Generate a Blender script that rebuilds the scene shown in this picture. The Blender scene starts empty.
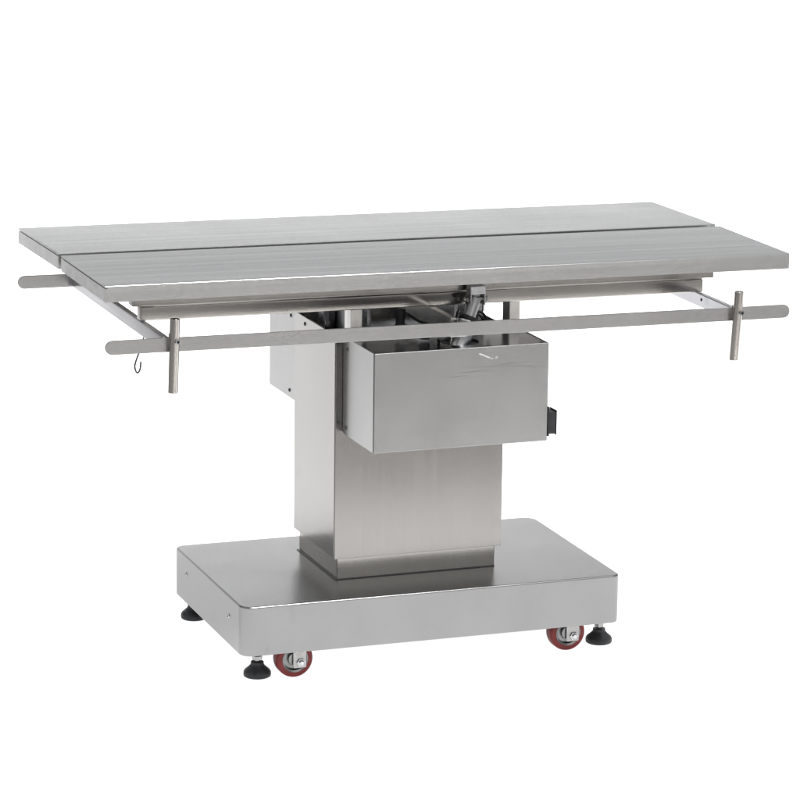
import bpy, bmesh, math, random
from mathutils import Vector, Matrix
random.seed(4)
scene = bpy.context.scene
COL = scene.collection

# ------------------------------------------------------------------ numbers
TILT = -0.0083          # the top has sagged a touch towards its right end
BYAW = -0.0089          # base stands a hair askew under the column


# ------------------------------------------------------------------ materials
def new_mat(name):
    m = bpy.data.materials.new(name)
    m.use_nodes = True
    nt = m.node_tree
    b = nt.nodes['Principled BSDF']
    return m, nt, b


def steel(name, brush='X', base=(.50, .50, .495), rough=.27, streak=.10, fine=.05, smudge=.12,
          wave=.10, rough_var=.10, streak_len=1.6, seed=0.0, wave_scale=3.0, across=130, bump=.02, contrast=.2, detail=3):
    """brushed stainless sheet: fine grain, long streaks, cloudy wear, faint oil-canning"""
    m, nt, b = new_mat(name)
    N, L = nt.nodes.new, nt.links.new
    tc = N('ShaderNodeTexCoord')

    def mapped(s_along, s_across, off):
        mp = N('ShaderNodeMapping')
        sc = {'X': (s_along, s_across, s_across), 'Y': (s_across, s_along, s_across), 'Z': (s_across, s_across, s_along)}[brush]
        mp.inputs['Scale'].default_value = sc
        mp.inputs['Location'].default_value = (off + seed, off * 1.7 + seed, off * .6)
        L(tc.outputs['Object'], mp.inputs['Vector'])
        return mp.outputs['Vector']

    def noise(vec, scale, detail=3, rgh=.55):
        n = N('ShaderNodeTexNoise')
        n.inputs['Scale'].default_value = scale
        n.inputs['Detail'].default_value = detail
        n.inputs['Roughness'].default_value = rgh
        if vec is not None:
            L(vec, n.inputs['Vector'])
        return n.outputs['Fac']

    def rng(fac, lo, hi, a=.3, c=.7):
        r = N('ShaderNodeMapRange')
        r.inputs['From Min'].default_value = a
        r.inputs['From Max'].default_value = c
        r.inputs['To Min'].default_value = lo
        r.inputs['To Max'].default_value = hi
        L(fac, r.inputs['Value'])
        return r.outputs['Result']

    def mul(a, c, op='MULTIPLY'):
        k = N('ShaderNodeMath')
        k.operation = op
        for i, v in enumerate((a, c)):
            if isinstance(v, (int, float)):
                k.inputs[i].default_value = v
            else:
                L(v, k.inputs[i])
        return k.outputs[0]

    grain = noise(mapped(3.0, 420, 3.1), 1.0, 2)
    streaks = noise(mapped(streak_len, across, 7.7), 1.0, detail, .5)
    mo = N('ShaderNodeMapping')
    mo.inputs['Location'].default_value = (seed * 1.3 + .4, seed + 2.2, seed * .7)
    L(tc.outputs['Object'], mo.inputs['Vector'])
    cloud = noise(mo.outputs['Vector'], 6.0, 4, .55)
    spots = noise(mo.outputs['Vector'], 15.0, 2, .5)
    waves = noise(mo.outputs['Vector'], wave_scale, 1, .4)
    val = mul(rng(streaks, 1 - streak, 1 + streak * .6, .5 - contrast, .5 + contrast), rng(grain, 1 - fine, 1 + fine))
    val = mul(val, rng(cloud, 1 - smudge, 1 + smudge * .35, .32, .58))
    val = mul(val, rng(spots, 1 - smudge * 1.2, 1.0, .24, .33))
    vec = N('ShaderNodeVectorMath')
    vec.operation = 'SCALE'
    vec.inputs[0].default_value = base
    L(val, vec.inputs['Scale'])
    L(vec.outputs['Vector'], b.inputs['Base Color'])
    b.inputs['Metallic'].default_value = 1.0
    rr = mul(rng(streaks, rough - rough_var, rough + rough_var), rng(cloud, .96, 1.10, .35, .62))
    L(rr, b.inputs['Roughness'])
    bp = N('ShaderNodeBump')
    bp.inputs['Strength'].default_value = bump
    bp.inputs['Distance'].default_value = .002
    L(grain, bp.inputs['Height'])
    bw = N('ShaderNodeBump')
    bw.inputs['Strength'].default_value = wave
    bw.inputs['Distance'].default_value = .06
    L(waves, bw.inputs['Height'])
    L(bp.outputs['Normal'], bw.inputs['Normal'])
    L(bw.outputs['Normal'], b.inputs['Normal'])
    return m


def simple(name, col, rough=.5, metal=0.0, var=.15, scale=40, bump=.0):
    m, nt, b = new_mat(name)
    N, L = nt.nodes.new, nt.links.new
    tc = N('ShaderNodeTexCoord')
    n = N('ShaderNodeTexNoise')
    n.inputs['Scale'].default_value = scale
    n.inputs['Detail'].default_value = 5
    L(tc.outputs['Object'], n.inputs['Vector'])
    r = N('ShaderNodeMapRange')
    r.inputs['From Min'].default_value = .3
    r.inputs['From Max'].default_value = .7
    r.inputs['To Min'].default_value = 1 - var
    r.inputs['To Max'].default_value = 1 + var
    L(n.outputs['Fac'], r.inputs['Value'])
    v = N('ShaderNodeVectorMath')
    v.operation = 'SCALE'
    v.inputs[0].default_value = col
    L(r.outputs['Result'], v.inputs['Scale'])
    L(v.outputs['Vector'], b.inputs['Base Color'])
    b.inputs['Metallic'].default_value = metal
    r2 = N('ShaderNodeMapRange')
    r2.inputs['To Min'].default_value = max(.03, rough - .1)
    r2.inputs['To Max'].default_value = min(1, rough + .1)
    L(n.outputs['Fac'], r2.inputs['Value'])
    L(r2.outputs['Result'], b.inputs['Roughness'])
    if bump:
        bp = N('ShaderNodeBump')
        bp.inputs['Strength'].default_value = bump
        bp.inputs['Distance'].default_value = .002
        L(n.outputs['Fac'], bp.inputs['Height'])
        L(bp.outputs['Normal'], b.inputs['Normal'])
    return m


M = {}
M['top'] = steel('steel_table_top', 'X', (.52, .52, .515), .25, .17, .0, .02, .010, .006, .45, 1.0, across=62, bump=0, contrast=.14, detail=1)
M['rail'] = steel('steel_flat_bar', 'X', (.36, .355, .35), .32, .02, .02, .05, .02, .03, 2, 3.0)
M['tube'] = steel('steel_polished_tube', 'X', (.40, .385, .365), .14, .03, .02, .08, .02, .03, 2, 5.0)
M['under'] = steel('steel_under_frame', 'X', (.30, .285, .27), .22, .03, .02, .14, .03, .03, 2, 6.0)
M['cross'] = steel('steel_crossbar', 'Y', (.34, .34, .355), .20, .04, .0, .14, .05, .03, 3, 7.0, bump=0)
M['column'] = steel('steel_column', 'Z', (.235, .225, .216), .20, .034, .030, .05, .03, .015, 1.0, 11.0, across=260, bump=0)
M['sleeve'] = steel('steel_inner_sleeve', 'Z', (.34, .33, .31), .17, .012, .016, .04, .02, .02, 1.0, 12.0, across=260, bump=0)
M['box'] = steel('steel_box_cover', 'X', (.315, .315, .312), .33, .010, .008, .075, .015, .010, 2, 15.0, bump=.006)
M['base'] = steel('steel_base_cover', 'X', (.220, .219, .220), .28, .006, .0, .085, .012, .002, 1, 18.0, bump=0, across=40, detail=1)
M['post'] = steel('steel_round_tube', 'Z', (.50, .475, .445), .16, .02, .02, .06, .0, .03, 2, 21.0)
M['bracket'] = steel('steel_bracket', 'Z', (.50, .49, .47), .30, .03, .02, .14, .03, .05, 2, 24.0)
M['zinc'] = simple('zinc_plated_steel', (.27, .265, .26), .34, 1.0, .15, 90)
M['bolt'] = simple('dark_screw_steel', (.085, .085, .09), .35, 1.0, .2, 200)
M['bright'] = simple('bright_screw_steel', (.40, .40, .41), .22, 1.0, .1, 200)
M['black'] = simple('black_plastic', (.018, .018, .020), .42, 0, .25, 60, .05)
M['rubber'] = simple('black_rubber_foot', (.024, .025, .027), .5, 0, .3, 120, .08)
M['hole'] = simple('dark_recess', (.006, .006, .006), .8, 0, .1)
M['tyre'] = simple('red_polyurethane', (.125, .012, .012), .46, 0, .22, 70, .04)
for k in ('tyre', 'rubber', 'black'):
    M[k].node_tree.nodes['Principled BSDF'].inputs['Specular IOR Level'].default_value = .28
M['glint'] = simple('pale_painted_glint', (.62, .62, .61), .45, .6, .05, 300)  # pale metal for the glint painted on the box front
M['scratch'] = simple('dark_scratch', (.17, .17, .17), .45, 1.0, .2, 300)
M['rim'] = simple('wheel_rim_steel', (.19, .19, .19), .34, 1.0, .2, 80)
M['rod'] = simple('grey_actuator_paint', (.30, .30, .305), .36, .7, .08, 60)
M['alu'] = simple('aluminium_casting', (.48, .485, .495), .33, 1.0, .14, 50, .05)


# ------------------------------------------------------------------ mesh tools
class MB:
    def __init__(self):
        self.bm = bmesh.new()

    def _merge(self, t):
        me = bpy.data.meshes.new('tmp')
        t.to_mesh(me)
        t.free()
        self.bm.from_mesh(me)
        bpy.data.meshes.remove(me)

    def box(self, x0, x1, y0, y1, z0, z1, bev=.0015, seg=2, mat=None):
        t = bmesh.new()
        bmesh.ops.create_cube(t, size=1)
        for v in t.verts:
            v.co = Vector(((x0 + x1) / 2 + v.co.x * (x1 - x0), (y0 + y1) / 2 + v.co.y * (y1 - y0), (z0 + z1) / 2 + v.co.z * (z1 - z0)))
        if bev:
            bmesh.ops.bevel(t, geom=list(t.edges), offset=bev, segments=seg, profile=.5, affect='EDGES')
        if mat is not None:
            t.transform(mat)
        self._merge(t)
        return self

    def rbox(self, x0, x1, y0, y1, z0, z1, rs, n=8, bev=.003, seg=3):
        """box with rounded vertical corners, edges of top and bottom eased"""
        pts = []
        a_, b_, c_, d_ = rs
        for cx, cy, a0, r in ((x1 - a_, y1 - a_, 0, a_), (x0 + b_, y1 - b_, 90, b_), (x0 + c_, y0 + c_, 180, c_), (x1 - d_, y0 + d_, 270, d_)):
            for i in range(n + 1):
                a = math.radians(a0 + 90 * i / n)
                pts.append((cx + r * math.cos(a), cy + r * math.sin(a)))
        return self.prism([(p[0], p[1]) for p in pts], z0, z1, 'Z', bev, seg)

    def prism(self, pts, a0, a1, axis='Y', bev=0, seg=2, mat=None):
        """2-D outline extruded along axis; pts are (x,z) for Y, (y,z) for X, (x,y) for Z"""
        t = bmesh.new()
        def mk(p, a):
            return {'Y': (p[0], a, p[1]), 'X': (a, p[0], p[1]), 'Z': (p[0], p[1], a)}[axis]
        v0 = [t.verts.new(mk(p, a0)) for p in pts]
        v1 = [t.verts.new(mk(p, a1)) for p in pts]
        f0 = t.faces.new(v0)
        f1 = t.faces.new(list(reversed(v1)))
        n = len(pts)
        for i in range(n):
            t.faces.new((v0[(i + 1) % n], v0[i], v1[i], v1[(i + 1) % n]))
        bmesh.ops.recalc_face_normals(t, faces=t.faces)
        if bev:
            es = [e for e in t.edges if (f0 in e.link_faces or f1 in e.link_faces)]
            bmesh.ops.bevel(t, geom=es, offset=bev, segments=seg, profile=.5, affect='EDGES')
        if mat is not None:
            t.transform(mat)
        self._merge(t)
        return self

    def lathe(self, prof, org=(0, 0, 0), axis=(0, 0, 1), n=32, close=False):
        """prof: list of (radius, height along axis)"""
        t = bmesh.new()
        rings = []
        for r, h in prof:
            if r < 1e-6:
                rings.append([t.verts.new((0, 0, h))])
            else:
                rings.append([t.verts.new((r * math.cos(2 * math.pi * i / n), r * math.sin(2 * math.pi * i / n), h)) for i in range(n)])
        pairs = list(zip(rings[:-1], rings[1:]))
        if close:
            pairs.append((rings[-1], rings[0]))
        for a, b in pairs:
            for i in range(n):
                j = (i + 1) % n
                if len(a) == 1 and len(b) == 1:
                    continue
                if len(a) == 1:
                    t.faces.new((a[0], b[i], b[j]))
                elif len(b) == 1:
                    t.faces.new((a[i], a[j], b[0]))
                else:
                    t.faces.new((a[i], a[j], b[j], b[i]))
        bmesh.ops.recalc_face_normals(t, faces=t.faces)
        q = Vector((0, 0, 1)).rotation_difference(Vector(axis).normalized())
        t.transform(Matrix.Translation(Vector(org)) @ q.to_matrix().to_4x4())
        self._merge(t)
        return self

    def rod(self, a, b, r, n=20, ch=.0008):
        a, b = Vector(a), Vector(b)
        h = (b - a).length
        return self.lathe([(0, 0), (r - ch, 0), (r, ch), (r, h - ch), (r - ch, h), (0, h)], a, b - a, n)

    def hexbolt(self, a, d, r, h):
        return self.lathe([(0, 0), (r, 0), (r, h * .8), (r * .85, h), (0, h)], a, d, 6)

    def pipe(self, pts, r, n=10):
        """tube through points (already smooth)"""
        t = bmesh.new()
        P = [Vector(p) for p in pts]
        rings = []
        up = None
        for i, p in enumerate(P):
            d = (P[min(i + 1, len(P) - 1)] - P[max(i - 1, 0)]).normalized()
            if up is None:
                up = d.orthogonal().normalized()
            up = (up - d * up.dot(d)).normalized()
            s = d.cross(up)
            rings.append([t.verts.new(p + r * (math.cos(2 * math.pi * k / n) * up + math.sin(2 * math.pi * k / n) * s)) for k in range(n)])
        for a, b in zip(rings[:-1], rings[1:]):
            for k in range(n):
                t.faces.new((a[k], a[(k + 1) % n], b[(k + 1) % n], b[k]))
        t.faces.new(list(reversed(rings[0])))
        t.faces.new(rings[-1])
        bmesh.ops.recalc_face_normals(t, faces=t.faces)
        self._merge(t)
        return self

    def build(self, name, mat, parent=None, tilt=False, yaw=False, wn=True, angle=38, rot=None):
        bm = self.bm
        if rot is not None:
            bm.transform(rot)
        if tilt:
            for v in bm.verts:
                v.co.z += TILT * v.co.x
        if yaw:
            bm.transform(Matrix.Rotation(BYAW, 4, 'Z'))
        me = bpy.data.meshes.new(name)
        bm.to_mesh(me)
        bm.free()
        for p in me.polygons:
            p.use_smooth = True
        me.set_sharp_from_angle(angle=math.radians(angle))
        me.materials.append(mat)
        o = bpy.data.objects.new(name, me)
        COL.objects.link(o)
        if parent is not None:
            o.parent = parent
        if wn:
            w = o.modifiers.new('weighted_normal', 'WEIGHTED_NORMAL')
            w.keep_sharp = True
        return o


def curve_pts(ctrl, n=8):
    """Catmull-Rom through control points"""
    C = [Vector(c) for c in ctrl]
    C = [C[0] * 2 - C[1]] + C + [C[-1] * 2 - C[-2]]
    out = []
    for i in range(1, len(C) - 2):
        p0, p1, p2, p3 = C[i - 1:i + 3]
        for k in range(n):
            t = k / n
            out.append(.5 * ((2 * p1) + (-p0 + p2) * t + (2 * p0 - 5 * p1 + 4 * p2 - p3) * t * t + (-p0 + 3 * p1 - 3 * p2 + p3) * t ** 3))
    out.append(C[-2])
    return out


# ------------------------------------------------------------------ the table
table = bpy.data.objects.new('operating_table', None)
COL.objects.link(table)
table.empty_display_size = .2
table['label'] = 'stainless steel operating table with split flat top, central column, wheeled base and side rails'
table['category'] = 'operating table'

# --- split top: two folded sheet panels
H, T, D, G = .8292, .0305, .3296, .0107


def panel(y0, y1, dz_outer):
    b = MB()
    # folded pan; a thin groove runs along the left end just below the top face
    gz, gh, gd = H - .0030, .0024, .0045
    b.prism([(-.7, H - T), (.7, H - T), (.7, H), (-.7, H), (-.7, gz), (-.7 + gd, gz), (-.7 + gd, gz - gh), (-.7, gz - gh)], y0, y1, 'Y')
    outer = y0 if abs(y0) > abs(y1) else y1

    def pick(test):
        return [e for e in b.bm.edges if test(*[v.co for v in e.verts])]
    long_top = pick(lambda p, q: abs(p.y - outer) < 1e-6 and abs(q.y - outer) < 1e-6 and p.z > H - 1e-6 and q.z > H - 1e-6)
    bmesh.ops.bevel(b.bm, geom=long_top, offset=.0016, segments=4, profile=.5, affect='EDGES')
    inner = y0 if abs(y0) < abs(y1) else y1
    inner_top = pick(lambda p, q: abs(p.y - inner) < 1e-6 and abs(q.y - inner) < 1e-6 and p.z > H - 1e-6 and q.z > H - 1e-6)
    bmesh.ops.bevel(b.bm, geom=inner_top, offset=.0009, segments=2, profile=.5, affect='EDGES')
    rest = pick(lambda p, q: (abs(abs(p.x) - .7) < 1e-6 and abs(abs(q.x) - .7) < 1e-6 and p.z > H - 1e-4 and q.z > H - 1e-4 and abs(p.y - q.y) > .1)
                or (abs(p.y - q.y) < 1e-6 and abs(p.y - outer) > .1 and p.z > H - 1e-5 and q.z > H - 1e-5))
    bmesh.ops.bevel(b.bm, geom=rest, offset=.0010, segments=2, profile=.5, affect='EDGES')
    # very slight crown of the top
    for v in b.bm.verts:
        far = (abs(v.co.y) - G) / (D - G)
        v.co.z += dz_outer * far
    return b


panel(-D, -G, -.0008).build('table_panel', M['top'], table, tilt=True)
panel(G, D, -.0040).build('table_panel', M['top'], table, tilt=True)

# --- tray frame right under the panels
f = MB()
for s in (-1, 1):
    ya, yb = sorted((s * .190, s * .160))
    f.box(-.609, .603, ya, yb, .7582, .7975, .0015)
for s in (-1, 1):
    xa, xb = sorted((s * .602, s * .572))
    f.box(xa, xb, -.1597, .1597, .7582, .7975, .0015)
f.build('top_frame', M['under'], table, tilt=True)
pan = MB()
pan.box(-.57, .57, -.158, .158, .786, .7975, .001)
pan.build('frame_pan', M['bracket'], table, tilt=True)

# --- long tubes of the lower frame
for s in (-1, 1):
    m = MB()
    ya, yb = sorted((s * .180, s * .155))
    m.box(-.5905, .585, ya, yb, .7280, .7542, .0022, 3)
    m.build('frame_tube', M['tube'], table, tilt=True)
# small weld tabs between the two layers
for x in (-.575, -.05, .575):
    for s in (-1, 1):
        m = MB()
        m.box(x - .012, x + .012, s * .168 - .006, s * .168 + .006, .7538, .7586, .0006)
        m.build('weld_tab', M['bracket'], table, tilt=True)

# --- crossbars carrying the side rails
for x in (-.5845, .579):
    m = MB()
    m.box(x - .0065, x + .0065, -.3285, .3285, .7005, .7268, .0016, 3)
    for s in (-1, 1):   # welded end pads
        m.box(x - .011, x + .011, s * .3265 - .0018, s * .3265 + .0018, .7015, .7255, .0008)
    cb = m.build('crossbar', M['cross'], table, tilt=True)
    for y in ((-.200, .200) if x > 0 else ()):
        h = MB()
        h.lathe([(0, -.0002), (.0032, -.0002), (.0032, .0006), (0, .0006)], (x - .0067, y, .7165), (-1, 0, 0), 16)
        h.build('bolt_hole', M['hole'], cb, tilt=True)

# --- side rails: flat bar with rounded ends
for s in (-1, 1):
    r = .0133
    zc, x0, x1 = .7126, -.702, .703
    pts = []
    for i in range(13):
        a = math.radians(-90 + 180 * i / 12)
        pts.append((x1 - r + r * math.cos(a), zc + r * math.sin(a)))
    for i in range(13):
        a = math.radians(90 + 180 * i / 12)
        pts.append((x0 + r + r * math.cos(a), zc + r * math.sin(a)))
    m = MB()
    ya, yb = sorted((s * .329, s * .3345))
    m.prism(pts, ya, yb, 'Y', .0008, 2)
    m.build('side_rail', M['rail'], table, tilt=True)

# --- clamp posts on the front rail
for (xt, zt, xb, zb) in ((-.5715, .7690, -.5757, .6285), (.5850, .7550, .5780, .6175)):
    a, b = Vector((xb, -.3452, zb)), Vector((xt, -.3452, zt))
    h = (b - a).length
    R, Ri = .0094, .0076
    m = MB()
    m.lathe([(R - .0007, 0), (R, .0008), (R, h - .0008), (R - .0006, h), (Ri, h), (Ri, .0)], a, b - a, 36, close=True)
    po = m.build('clamp_post', M['post'], table)
    ax = (b - a).normalized()
    c = a + ax * (h * .703)
    dv = Vector((.22, -1, .02)).normalized()
    m = MB()
    m.lathe([(.0028, .0075), (.0046, .0075), (.0056, .0130), (.0050, .0150), (.0028, .0150)], c, dv, 28, close=True)
    sk = m.build('socket_screw', M['bright'], po)
    m = MB()
    m.lathe([(0, .008), (.0030, .008), (.0030, .0135), (0, .0135)], c, dv, 6)
    m.build('socket_hole', M['hole'], sk)
    m = MB()     # saddle that grips the rail
    m.box(c.x - .0085, c.x - .0005, -.3373, -.3347, c.z - .0131, c.z + .0131, .0006)
    m.build('rail_grip', M['post'], po)

# --- uprights between column head and lower frame
for x0, x1, in ((-.1640, -.1400), (.1690, .1915)):
    m = MB()
    m.box(x0, x1, -.1700, -.1330, .6680, .7278, .0012)
    m.box(x0 - .003, x1 + .003, -.1700, -.1330, .6672, .6702, .0006)
    m.build('upright', M['bracket'], table)
    m = MB()
    m.box(x0, x1, .1330, .1700, .6680, .7278, .0012)
    m.build('upright', M['bracket'], table)

# --- channel running front to back under the tubes
m = MB()
m.box(-.006, -.002, -.300, .18, .6900, .7255, .0006)
m.box(-.002, .028, -.300, .18, .6900, .6935, .0006)
m.box(-.006, .006, -.3005, .18, .7240, .7277, .0008)
m.build('channel', M['bracket'], table, tilt=True)

# --- column: outer telescopic sleeve over an inner one
cx0, cx1, cy0, cy1 = -.1667, .1719, -.1083, .1275
e = .0099
col = MB()
# hollow outer sleeve: four sheets butted at the corners
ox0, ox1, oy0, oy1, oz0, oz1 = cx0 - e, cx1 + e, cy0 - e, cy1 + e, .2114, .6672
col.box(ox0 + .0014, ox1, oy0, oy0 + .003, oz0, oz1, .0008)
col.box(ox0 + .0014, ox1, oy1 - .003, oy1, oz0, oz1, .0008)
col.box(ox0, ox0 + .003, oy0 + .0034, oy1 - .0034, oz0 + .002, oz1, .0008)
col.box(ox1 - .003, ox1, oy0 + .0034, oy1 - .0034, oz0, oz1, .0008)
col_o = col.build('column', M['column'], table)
m = MB()
m.box(cx0, cx1, cy0, cy1, .1668, .640, .0022, 3)
m.build('inner_sleeve', M['sleeve'], col_o)
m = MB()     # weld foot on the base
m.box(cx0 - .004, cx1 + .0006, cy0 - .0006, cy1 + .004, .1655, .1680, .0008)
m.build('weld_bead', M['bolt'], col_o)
m = MB()
m.box(ox0 + .004, ox1 - .004, oy0 + .004, oy1 - .004, .640, .6445, .001)
m.build('column_head', M['alu'], col_o)


def screw(parent, p, d, r=.0042, mat='bolt', yaw=False):
    m = MB()
    p, d = Vector(p), Vector(d)
    m.lathe([(0, -.001), (r, -.001), (r, .0006), (r * .85, .0016), (r * .5, .0019), (r * .5, .0004), (0, .0004)], p, d, 20)
    o = m.build('screw', M[mat], parent, yaw=yaw)
    k = MB()
    k.lathe([(0, 0), (r * .46, 0), (r * .46, .0008), (0, .0008)], p + d * .0004, d, 6)
    k.build('screw_recess', M['hole'], o, yaw=yaw) if False else k.bm.free()
    return o


for y in (-.075, .0695):
    screw(col_o, (ox0, y, .6537), (-1, 0, 0))


# --- control boxes on the column, front and rear
def control_box(y0, y1, front):
    s = -1 if front else 1
    kx0, kx1, kz0, kz1 = -.1615, .2005, .4702, .6667
    m = MB()
    yo, yi = (y0, y1) if front else (y1, y0)      # outer and column-side faces
    # cover sheet wraps front and both ends; lid and bottom sit inside it
    ya, yb = sorted((yo, yo - s * .003))
    m.box(kx0 + .0008, kx1, ya, yb, kz0, kz1, .0014, 4)
    ya, yb = sorted((yo - s * .0046, yi))
    for xa, xb in ((kx0, kx0 + .003), (kx1 - .003, kx1)):
        # end plate with rounded corners towards the column
        r = .012
        pts = []
        a, b_ = ya, yb
        col_side = b_ if front else a
        out_side = a if front else b_
        sg = 1 if front else -1
        pts.append((out_side, kz0))
        for i in range(7):
            t = math.radians(-90 + 90 * i / 6)
            pts.append((col_side - sg * r + sg * r * math.cos(t), kz0 + r + r * math.sin(t)))
        for i in range(7):
            t = math.radians(90 * i / 6)
            pts.append((col_side - sg * r + sg * r * math.cos(t), kz1 - r + r * math.sin(t)))
        pts.append((out_side, kz1))
        m.prism(pts, xa, xb, 'X', .0006, 1)
    ca, cb_ = sorted((yo - s * .0032, yi - s * -.001))
    m.box(kx0 + .0032, kx1 - .0032, ca, cb_, kz0 + .001, kz0 + .003, .0004)
    o = m.build('control_box', M['box'], table)
    # lid with a round opening for the actuator on the front box
    lid = MB()
    lx0, lx1 = kx0 + .0034, kx1 - .0034
    zt = kz1 - .0012
    if front:
        hx, hy, hr = .0385, -.2325, .0385
        t = bmesh.new()
        n = 48
        ring, sq = [], []
        for i in range(n):
            a = 2 * math.pi * i / n
            c_, s_ = math.cos(a), math.sin(a)
            ring.append((hx + hr * c_, hy + hr * s_))
            k = min((lx1 - hx if c_ > 0 else hx - lx0) / max(abs(c_), 1e-6), (cb_ - hy if s_ > 0 else hy - ca) / max(abs(s_), 1e-6))
            sq.append((hx + k * c_, hy + k * s_))
        # snap corners in
        for cxn, cyn in ((lx0, ca), (lx1, ca), (lx0, cb_), (lx1, cb_)):
            j = min(range(n), key=lambda q: (sq[q][0] - cxn) ** 2 + (sq[q][1] - cyn) ** 2)
            sq[j] = (cxn, cyn)
        for z, flip in ((zt, False), (zt - .002, True)):
            A = [t.verts.new((p[0], p[1], z)) for p in ring]
            B = [t.verts.new((p[0], p[1], z)) for p in sq]
            for i in range(n):
                jn = (i + 1) % n
                t.faces.new((A[i], B[i], B[jn], A[jn]) if not flip else (A[jn], B[jn], B[i], A[i]))
        t.verts.ensure_lookup_table()
        for i in range(n):
            jn = (i + 1) % n
            t.faces.new((t.verts[i], t.verts[jn], t.verts[2 * n + jn], t.verts[2 * n + i]))
        lid._merge(t)
    else:
        lid.box(lx0, lx1, ca, cb_, zt - .002, zt, .0004)
    lo = lid.build('lid', M['lid'], o, wn=False, angle=20)
    for x, y in ((-.0355, yo + .012), (.080, yo + .012), (.1895, yo + .012), (-.150, yo + .012)):
        screw(lo, (x, y if front else yo - .012, zt), (0, 0, 1), .0038)
    pl = yi - .029 if front else yi + .029
    ys = (-.1465, -.1420) if front else (.2035, .2105)
    for y, z in zip(ys, (.6441, .4858)):
        screw(o, (kx0, y, z), (-1, 0, 0), .0040)
        screw(o, (kx1, y, z), (1, 0, 0), .0040)
    return o


M['lid'] = steel('steel_lid_polished', 'X', (.40, .40, .405), .17, .04, .03, .10, .01, .04, 2, 31.0)
fbox = control_box(-.3002, -.1200, True)
control_box(.1395, .3465, False)

# bright glint painted on as pale strips, and long fine scratches on the front of the box
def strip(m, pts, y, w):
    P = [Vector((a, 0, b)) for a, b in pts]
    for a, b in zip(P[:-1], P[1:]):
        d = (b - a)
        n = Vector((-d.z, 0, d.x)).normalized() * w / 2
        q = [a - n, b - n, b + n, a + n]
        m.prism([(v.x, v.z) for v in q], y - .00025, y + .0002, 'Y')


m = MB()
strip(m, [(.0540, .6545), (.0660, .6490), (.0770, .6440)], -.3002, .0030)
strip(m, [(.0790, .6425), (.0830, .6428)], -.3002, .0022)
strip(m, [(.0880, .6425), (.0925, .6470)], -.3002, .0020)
m.build('glint_mark', M['glint'], fbox, wn=False)
m = MB()
for a in ([(.048, .6270), (.110, .6262), (.190, .6215)], [(.015, .6185), (.050, .6195), (.075, .6190)], [(.062, .6225), (.072, .6228)], [(.100, .6300), (.160, .6318)], [(-.02, .6105), (.03, .6128)], [(.040, .6285), (.050, .6286)]):
    strip(m, a, -.3002, .00055)
m.build('scratch_mark', M['scratch'], fbox, wn=False)

# power inlet on the right end of the front box
m = MB()
m.box(.2007, .2042, -.302, -.262, .4790, .5380, .001)
so = m.build('power_inlet', M['black'], fbox)
m = MB()
m.box(.2043, .2190, -.3005, -.266, .4830, .5270, .002)
m.box(.2191, .2205, -.3005, -.266, .4805, .5300, .0006)
m.build('plug', M['black'], so)

# --- tilt actuator rising out of the box lid to a clevis on the top frame
A0 = Vector((.0108, -.2495, .600))
A1 = Vector((.0835, -.2110, .7560))
ad = (A1 - A0).normalized()


def along(z):
    return A0 + (A1 - A0) * ((z - A0.z) / (A1.z - A0.z))


m = MB()
p = along(.615)
L_ = (along(.7030) - p).length
m.lathe([(0, 0), (.0192, 0), (.0192, L_ - .006), (.0205, L_ - .005), (.0205, L_ - .001), (.018, L_), (0, L_)], p, ad, 36)
act = m.build('tilt_actuator', M['alu'], table)
m = MB()
p = along(.7035)
m.lathe([(.0136, .0002), (.0192, .0002), (.0200, .002), (.0200, .0062), (.0182, .0082), (.0136, .0078)], p, ad, 36, close=True)
m.build('wiper_ring', M['black'], act)
m = MB()
p = along(.7025)
L_ = (along(.7460) - p).length
m.lathe([(0, 0), (.0125, 0), (.0125, L_ - .002), (.0112, L_), (0, L_)], p, ad, 32)
m.build('piston_rod', M['rod'], act)
g = MB()     # black discs put in as the shade inside the lid opening
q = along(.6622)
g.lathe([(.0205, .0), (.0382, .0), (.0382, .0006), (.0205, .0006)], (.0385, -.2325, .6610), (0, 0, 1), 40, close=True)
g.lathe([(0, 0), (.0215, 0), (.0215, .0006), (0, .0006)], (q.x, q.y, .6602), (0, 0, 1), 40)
g.build('opening_shade', M['black'], act)
# clevis: bridge plate and two cheeks
cc = along(.7480)
m = MB()
m.box(cc.x - .0160, cc.x + .0160, cc.y - .012, cc.y + .012, .7548, .7715, .0022, 3)
m.box(cc.x - .0160, cc.x - .0130, cc.y - .012, cc.y + .012, .7290, .7546, .0010)
m.box(cc.x + .0130, cc.x + .0160, cc.y - .012, cc.y + .012, .7330, .7546, .0010)
cl = m.build('clevis', M['alu'], act)
m = MB()
m.rod((cc.x - .026, cc.y, .7440), (cc.x + .024, cc.y, .7440), .0048)
m.hexbolt((cc.x - .0162, cc.y, .7440), (-1, 0, 0), .0082, .006)
m.hexbolt((cc.x + .0162, cc.y, .7440), (1, 0, 0), .0076, .005)
m.build('clevis_pin', M['zinc'], cl)

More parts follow.
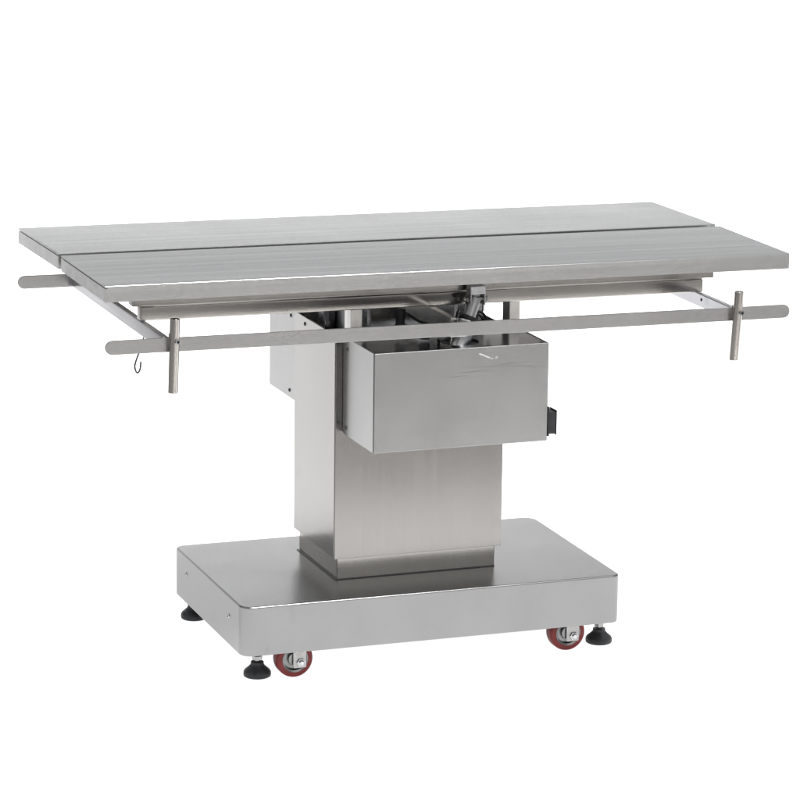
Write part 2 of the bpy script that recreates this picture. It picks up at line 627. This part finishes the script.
# --- hoses, couplings and the pivot on the column head
m = MB()
m.lathe([(0, 0), (.0095, 0), (.0105, .003), (.0105, .010), (.0092, .012), (.0092, .030), (.0105, .032), (.0105, .040), (0, .040)], (-.056, -.155, .6800), (0, 0, 1), 28)
m.build('coupling', M['black'], table)
m = MB()
m.lathe([(0, 0), (.0095, 0), (.0105, .003), (.0105, .012), (.0090, .014), (.0090, .026), (.0080, .030), (.0035, .034), (0, .034)], (-.0235, -.205, .6690), (0, 0, 1), 28)
m.build('coupling', M['black'], table)
for ctrl in ([(-.050, -.158, .713), (-.040, -.165, .709), (-.031, -.185, .702), (-.024, -.205, .700)],
             [(-.046, -.158, .690), (-.040, -.170, .678), (-.033, -.19, .676), (-.027, -.2, .684)],
             [(-.014, -.205, .690), (.000, -.208, .688), (.010, -.206, .686), (.02, -.2, .683)],
             [(.010, -.195, .667), (.0105, -.195, .680), (.0110, -.195, .700), (.012, -.18, .71)],
             [(.060, -.175, .715), (.050, -.19, .712), (.045, -.20, .698), (.052, -.205, .688), (.062, -.200, .684)],
             [(.085, -.185, .716), (.094, -.185, .712), (.104, -.182, .710), (.114, -.180, .700), (.125, -.175, .680)],
             [(.080, -.195, .706), (.092, -.195, .708), (.102, -.190, .702), (.116, -.185, .690)]):
    m = MB()
    m.pipe(curve_pts(ctrl), .0026)
    m.build('cable', M['black'], table)

# pivot yoke on the column head (left and right), pale casting with a dark pin
for sx in (-1, 1):
    m = MB()
    x = -.118 if sx < 0 else .118
    m.box(x - .030, x - .022, -.075, .075, .6450, .7100, .001)
    m.box(x + .022, x + .030, -.075, .075, .6450, .7100, .001)
    m.box(x - .030, x + .030, -.075, .075, .7102, .7262, .001)
    pv = m.build('pivot_yoke', M['alu'], table)
    m = MB()
    m.rod((x + sx * .040, -.03, .6450), (x + sx * .040, -.03, .7180), .0100, 24)
    m.rod((x + sx * .040, -.03, .6800), (x + sx * .040, -.03, .7000), .0135, 6)
    m.build('pivot_pin', M['bolt'], pv)

# --- base cover
bx0, bx1, by0, by1, bz0, bz1 = -.4042, .3934, -.2444, .2331, .0661, .1663
m = MB()
m.rbox(bx0, bx1, by0, by1, bz0, bz1, (.028, .020, .025, .017), 10, .0035, 4)
base = m.build('base_cover', M['base'], table, yaw=True)
for y, z in ((.1454, .1290), (-.1543, .1252)):
    screw(base, (bx0, y, z), (-1, 0, 0), .0050, 'bright', yaw=True)
    screw(base, (bx1, y, z), (1, 0, 0), .0050, 'bright', yaw=True)

# --- levelling feet
for (x, y, dz) in ((-.350, -.161, 0), (.3850, -.160, 0), (-.363, .226, .010), (.3755, .150, .006)):
    m = MB()
    m.lathe([(0, 0), (.0245, 0), (.0268, .0015), (.0274, .0040), (.0272, .0095), (.0250, .0135), (.0190, .0185), (.0145, .0230), (.0128, .0262), (.0132, .0280), (.0124, .0302), (.0085, .0306), (0, .0306)], (x, y, dz), (0, 0, 1), 40)
    ft = m.build('levelling_foot', M['rubber'], table, wn=False, angle=50)
    m = MB()
    m.rod((x, y, dz + .030), (x, y, .0665), .0060, 20)
    for k in range(8):      # thread
        z = dz + .0312 + k * .0026
        if z < .0655:
            m.lathe([(.0058, 0), (.0068, .0009), (.0058, .0018)], (x, y, z), (0, 0, 1), 20, close=True)
    m.build('threaded_stud', M['zinc'], ft)
    m = MB()
    m.hexbolt((x, y, dz + .0350), (0, 0, 1), .0105, .0085)
    m.build('lock_nut', M['zinc'], ft)

# --- casters: wheel with polyurethane tyre, plated fork
def caster(x, y):
    """y is the outer face of the wheel"""
    s = -1 if y < 0 else 1
    w, R = .030, .0378
    zc = R
    yc = y - s * w / 2
    m = MB()
    # fork: two cheeks and a bridge
    for k in (-1, 1):
        yy = yc + k * (w / 2 + .0030)
        xo = x + .0085
        pts = [(xo - .0135, .0655), (xo + .0135, .0655), (xo + .0135, .0225), (xo + .0115, .0205), (xo - .0115, .0205), (xo - .0135, .0225)]
        m.prism(pts, yy - .0014, yy + .0014, 'Y', .0005, 1)
    m.box(x - .0135, x + .0135, yc - .02, yc + .02, .0627, .0657, .0005)
    fk = m.build('caster', M['zinc'], table)
    ax = (0, s, 0)
    o = (x, yc, zc)
    hw = w / 2
    m = MB()
    m.lathe([(R * .70, -hw), (R * .90, -hw), (R * .97, -hw + .002), (R, -hw + .006), (R, hw - .006), (R * .97, hw - .002), (R * .90, hw), (R * .70, hw)], o, ax, 56, close=True)
    m.build('tyre', M['tyre'], fk, angle=50)
    m = MB()
    m.lathe([(0, -.006), (R * .56, -.006), (R * .60, -hw + .001), (R * .70, -hw - .0008), (R * .71, -hw + .002), (R * .71, hw - .002), (R * .70, hw + .0008), (R * .60, hw - .001), (R * .56, .006), (R * .36, .006), (R * .34, hw - .001), (0, hw - .001)], o, ax, 48)
    m.build('rim', M['rim'], fk, angle=30)
    m = MB()
    yo = yc + s * (hw + .0044)
    m.hexbolt((x + .0105, yo, zc - .006), ax, .0088, .004)
    m.lathe([(0, 0), (.0060, 0), (.0060, .003), (.0040, .0050), (0, .0050)], (x + .0105, yo + s * .003, zc - .006), ax, 20)
    for k in (-.008, .0085):
        m.lathe([(0, 0), (.0030, 0), (.0024, .0022), (0, .0024)], (x + .0085 + k, yo, .0550), ax, 14)
    m.build('axle_bolt', M['bright'], fk)
    return fk


caster(-.2825, -.195)
caster(.3008, -.196)
caster(-.286, .182)
caster(.2963, .182)

# ------------------------------------------------------------------ the hook
hk = MB()
hx, hy = -.5845, -.152
ctrl = [(hx - .0020, hy, .7290), (hx + .0040, hy, .7295), (hx + .0098, hy, .7260), (hx + .0102, hy, .710), (hx + .0085, hy, .695), (hx + .0040, hy, .672), (hx - .0035, hy, .650), (hx - .0058, hy, .638),
        (hx - .0025, hy, .6275), (hx + .0022, hy, .6285), (hx + .0052, hy, .637), (hx + .0062, hy, .648)]
ctrl = [(a - .004 * max(0, min(1, (.70 - c) / .04)), b, c) for a, b, c in ctrl]
hk.pipe(curve_pts(ctrl), .0017)
hook = hk.build('hook', M['bolt'], None, wn=False)
hook['label'] = 'thin wire hook hanging from the left crossbar, behind the front side rail'
hook['category'] = 'hook'

# ------------------------------------------------------------------ studio sweep
def sweep():
    m, nt, b = new_mat('white_glowing_sweep')
    b.inputs['Base Color'].default_value = (.70, .70, .70, 1)
    b.inputs['Roughness'].default_value = .9
    b.inputs['Emission Color'].default_value = (1, 1, 1, 1)
    b.inputs['Emission Strength'].default_value = SWEEP_E  # added glow keeps the sweep pure white and free of shadows
    m.cycles.emission_sampling = 'NONE'
    prof = [(FRONT_Y, 0), (2.0, 0)]
    for i in range(1, 13):
        a = math.radians(-90 + 90 * i / 12)
        prof.append((2.0 + 1.0 * math.cos(a), 1.0 + 1.0 * math.sin(a)))
    prof.append((3.0, BACK_H))
    bm = bmesh.new()
    rows = [[bm.verts.new((x + (.30 * (y - FRONT_Y) / 4.4 if x < 0 else 0), y, z)) for (y, z) in prof] for x in (-SIDE_L, SIDE_R)]
    for i in range(len(prof) - 1):
        bm.faces.new((rows[0][i], rows[1][i], rows[1][i + 1], rows[0][i + 1]))
    bmesh.ops.recalc_face_normals(bm, faces=bm.faces)
    me = bpy.data.meshes.new('floor')
    bm.to_mesh(me)
    bm.free()
    for p in me.polygons:
        p.use_smooth = True
    me.materials.append(m)
    o = bpy.data.objects.new('floor', me)
    COL.objects.link(o)
    o['kind'] = 'structure'
    return o


SWEEP_E, FRONT_Y, BACK_H, SIDE_L, SIDE_R = 0.965, -1.38, 1.21, 1.6, 6.0
sweep()
# the studio's own grey floor, on which the glowing white sweep lies
gm = simple('grey_studio_floor', (.36, .355, .35), .7, 0, .08, 3)
g = MB()
g.box(-14, 14, -14, 14, -.06, -.006, 0)
go = g.build('ground', gm, None, wn=False)
go['kind'] = 'structure'


# ------------------------------------------------------------------ light
w = bpy.data.worlds.new('World')
scene.world = w
w.use_nodes = True
w.cycles.sampling_method = 'NONE'
bg = w.node_tree.nodes['Background']
bg.inputs['Color'].default_value = (.97, .98, 1.0, 1)
bg.inputs['Strength'].default_value = .50


def area(name, loc, tgt, sx, sy, power, col=(1, 1, 1)):
    l = bpy.data.lights.new(name, 'AREA')
    l.shape = 'RECTANGLE'
    l.size, l.size_y = sx, sy
    l.energy = power
    l.color = col
    o = bpy.data.objects.new(name, l)
    COL.objects.link(o)
    o.location = loc
    o.rotation_euler = (Vector(tgt) - Vector(loc)).to_track_quat('-Z', 'Y').to_euler()
    return o


KEY_W, POOL_W = 265, 64
area('softbox_side', (-4.2, -.6, 1.9), (0, 0, .6), 2.0, 2.2, 14, (.95, .98, 1.0))
area('softbox_overhead', (.4, -1.8, 4.0), (.1, 0, .3), 1.6, 1.2, KEY_W)
area('fill_camera_side', (.8, -5.6, 3.2), (0, 0, .6), 4.0, 2.2, 50, (1.0, .97, .94))  # added fill from the camera side to lift the front faces

area('fill_ground_pool', (1.0, -3.4, 2.6), (1.0, -3.3, 0), 3.6, .9, POOL_W, (1.0, .985, .965)).data.spread = math.radians(75)  # added lamp: its pool on the ground brightens reflections in front faces

# ------------------------------------------------------------------ camera
Cpos = Vector((-2.3103, -6.2168, 2.0241))
yaw, pitch, roll, F = .3563, .2259, .0126, 3368.144
f_ = Vector((math.sin(yaw) * math.cos(pitch), math.cos(yaw) * math.cos(pitch), -math.sin(pitch)))
r_ = Vector((math.cos(yaw), -math.sin(yaw), 0))
u_ = r_.cross(f_)
c_, s_ = math.cos(roll), math.sin(roll)
r2 = c_ * r_ + s_ * u_
u2 = -s_ * r_ + c_ * u_
cam = bpy.data.cameras.new('camera')
co = bpy.data.objects.new('camera', cam)
COL.objects.link(co)
co.matrix_world = Matrix(((r2.x, u2.x, -f_.x, Cpos.x), (r2.y, u2.y, -f_.y, Cpos.y), (r2.z, u2.z, -f_.z, Cpos.z), (0, 0, 0, 1)))
cam.sensor_width = 36
cam.lens = F / 800 * 36
cam.clip_start = .1
cam.clip_end = 200
scene.camera = co

vs = scene.view_settings
vs.view_transform = 'Standard'
vs.look = 'None'
vs.exposure = 0
vs.gamma = 1
scene.cycles.max_bounces = 10
scene.cycles.glossy_bounces = 8
scene.cycles.use_adaptive_sampling = False
scene.cycles.caustics_reflective = False
scene.cycles.caustics_refractive = False
scene.cycles.sample_clamp_indirect = 6.0
scene.cycles.denoising_input_passes = 'RGB'
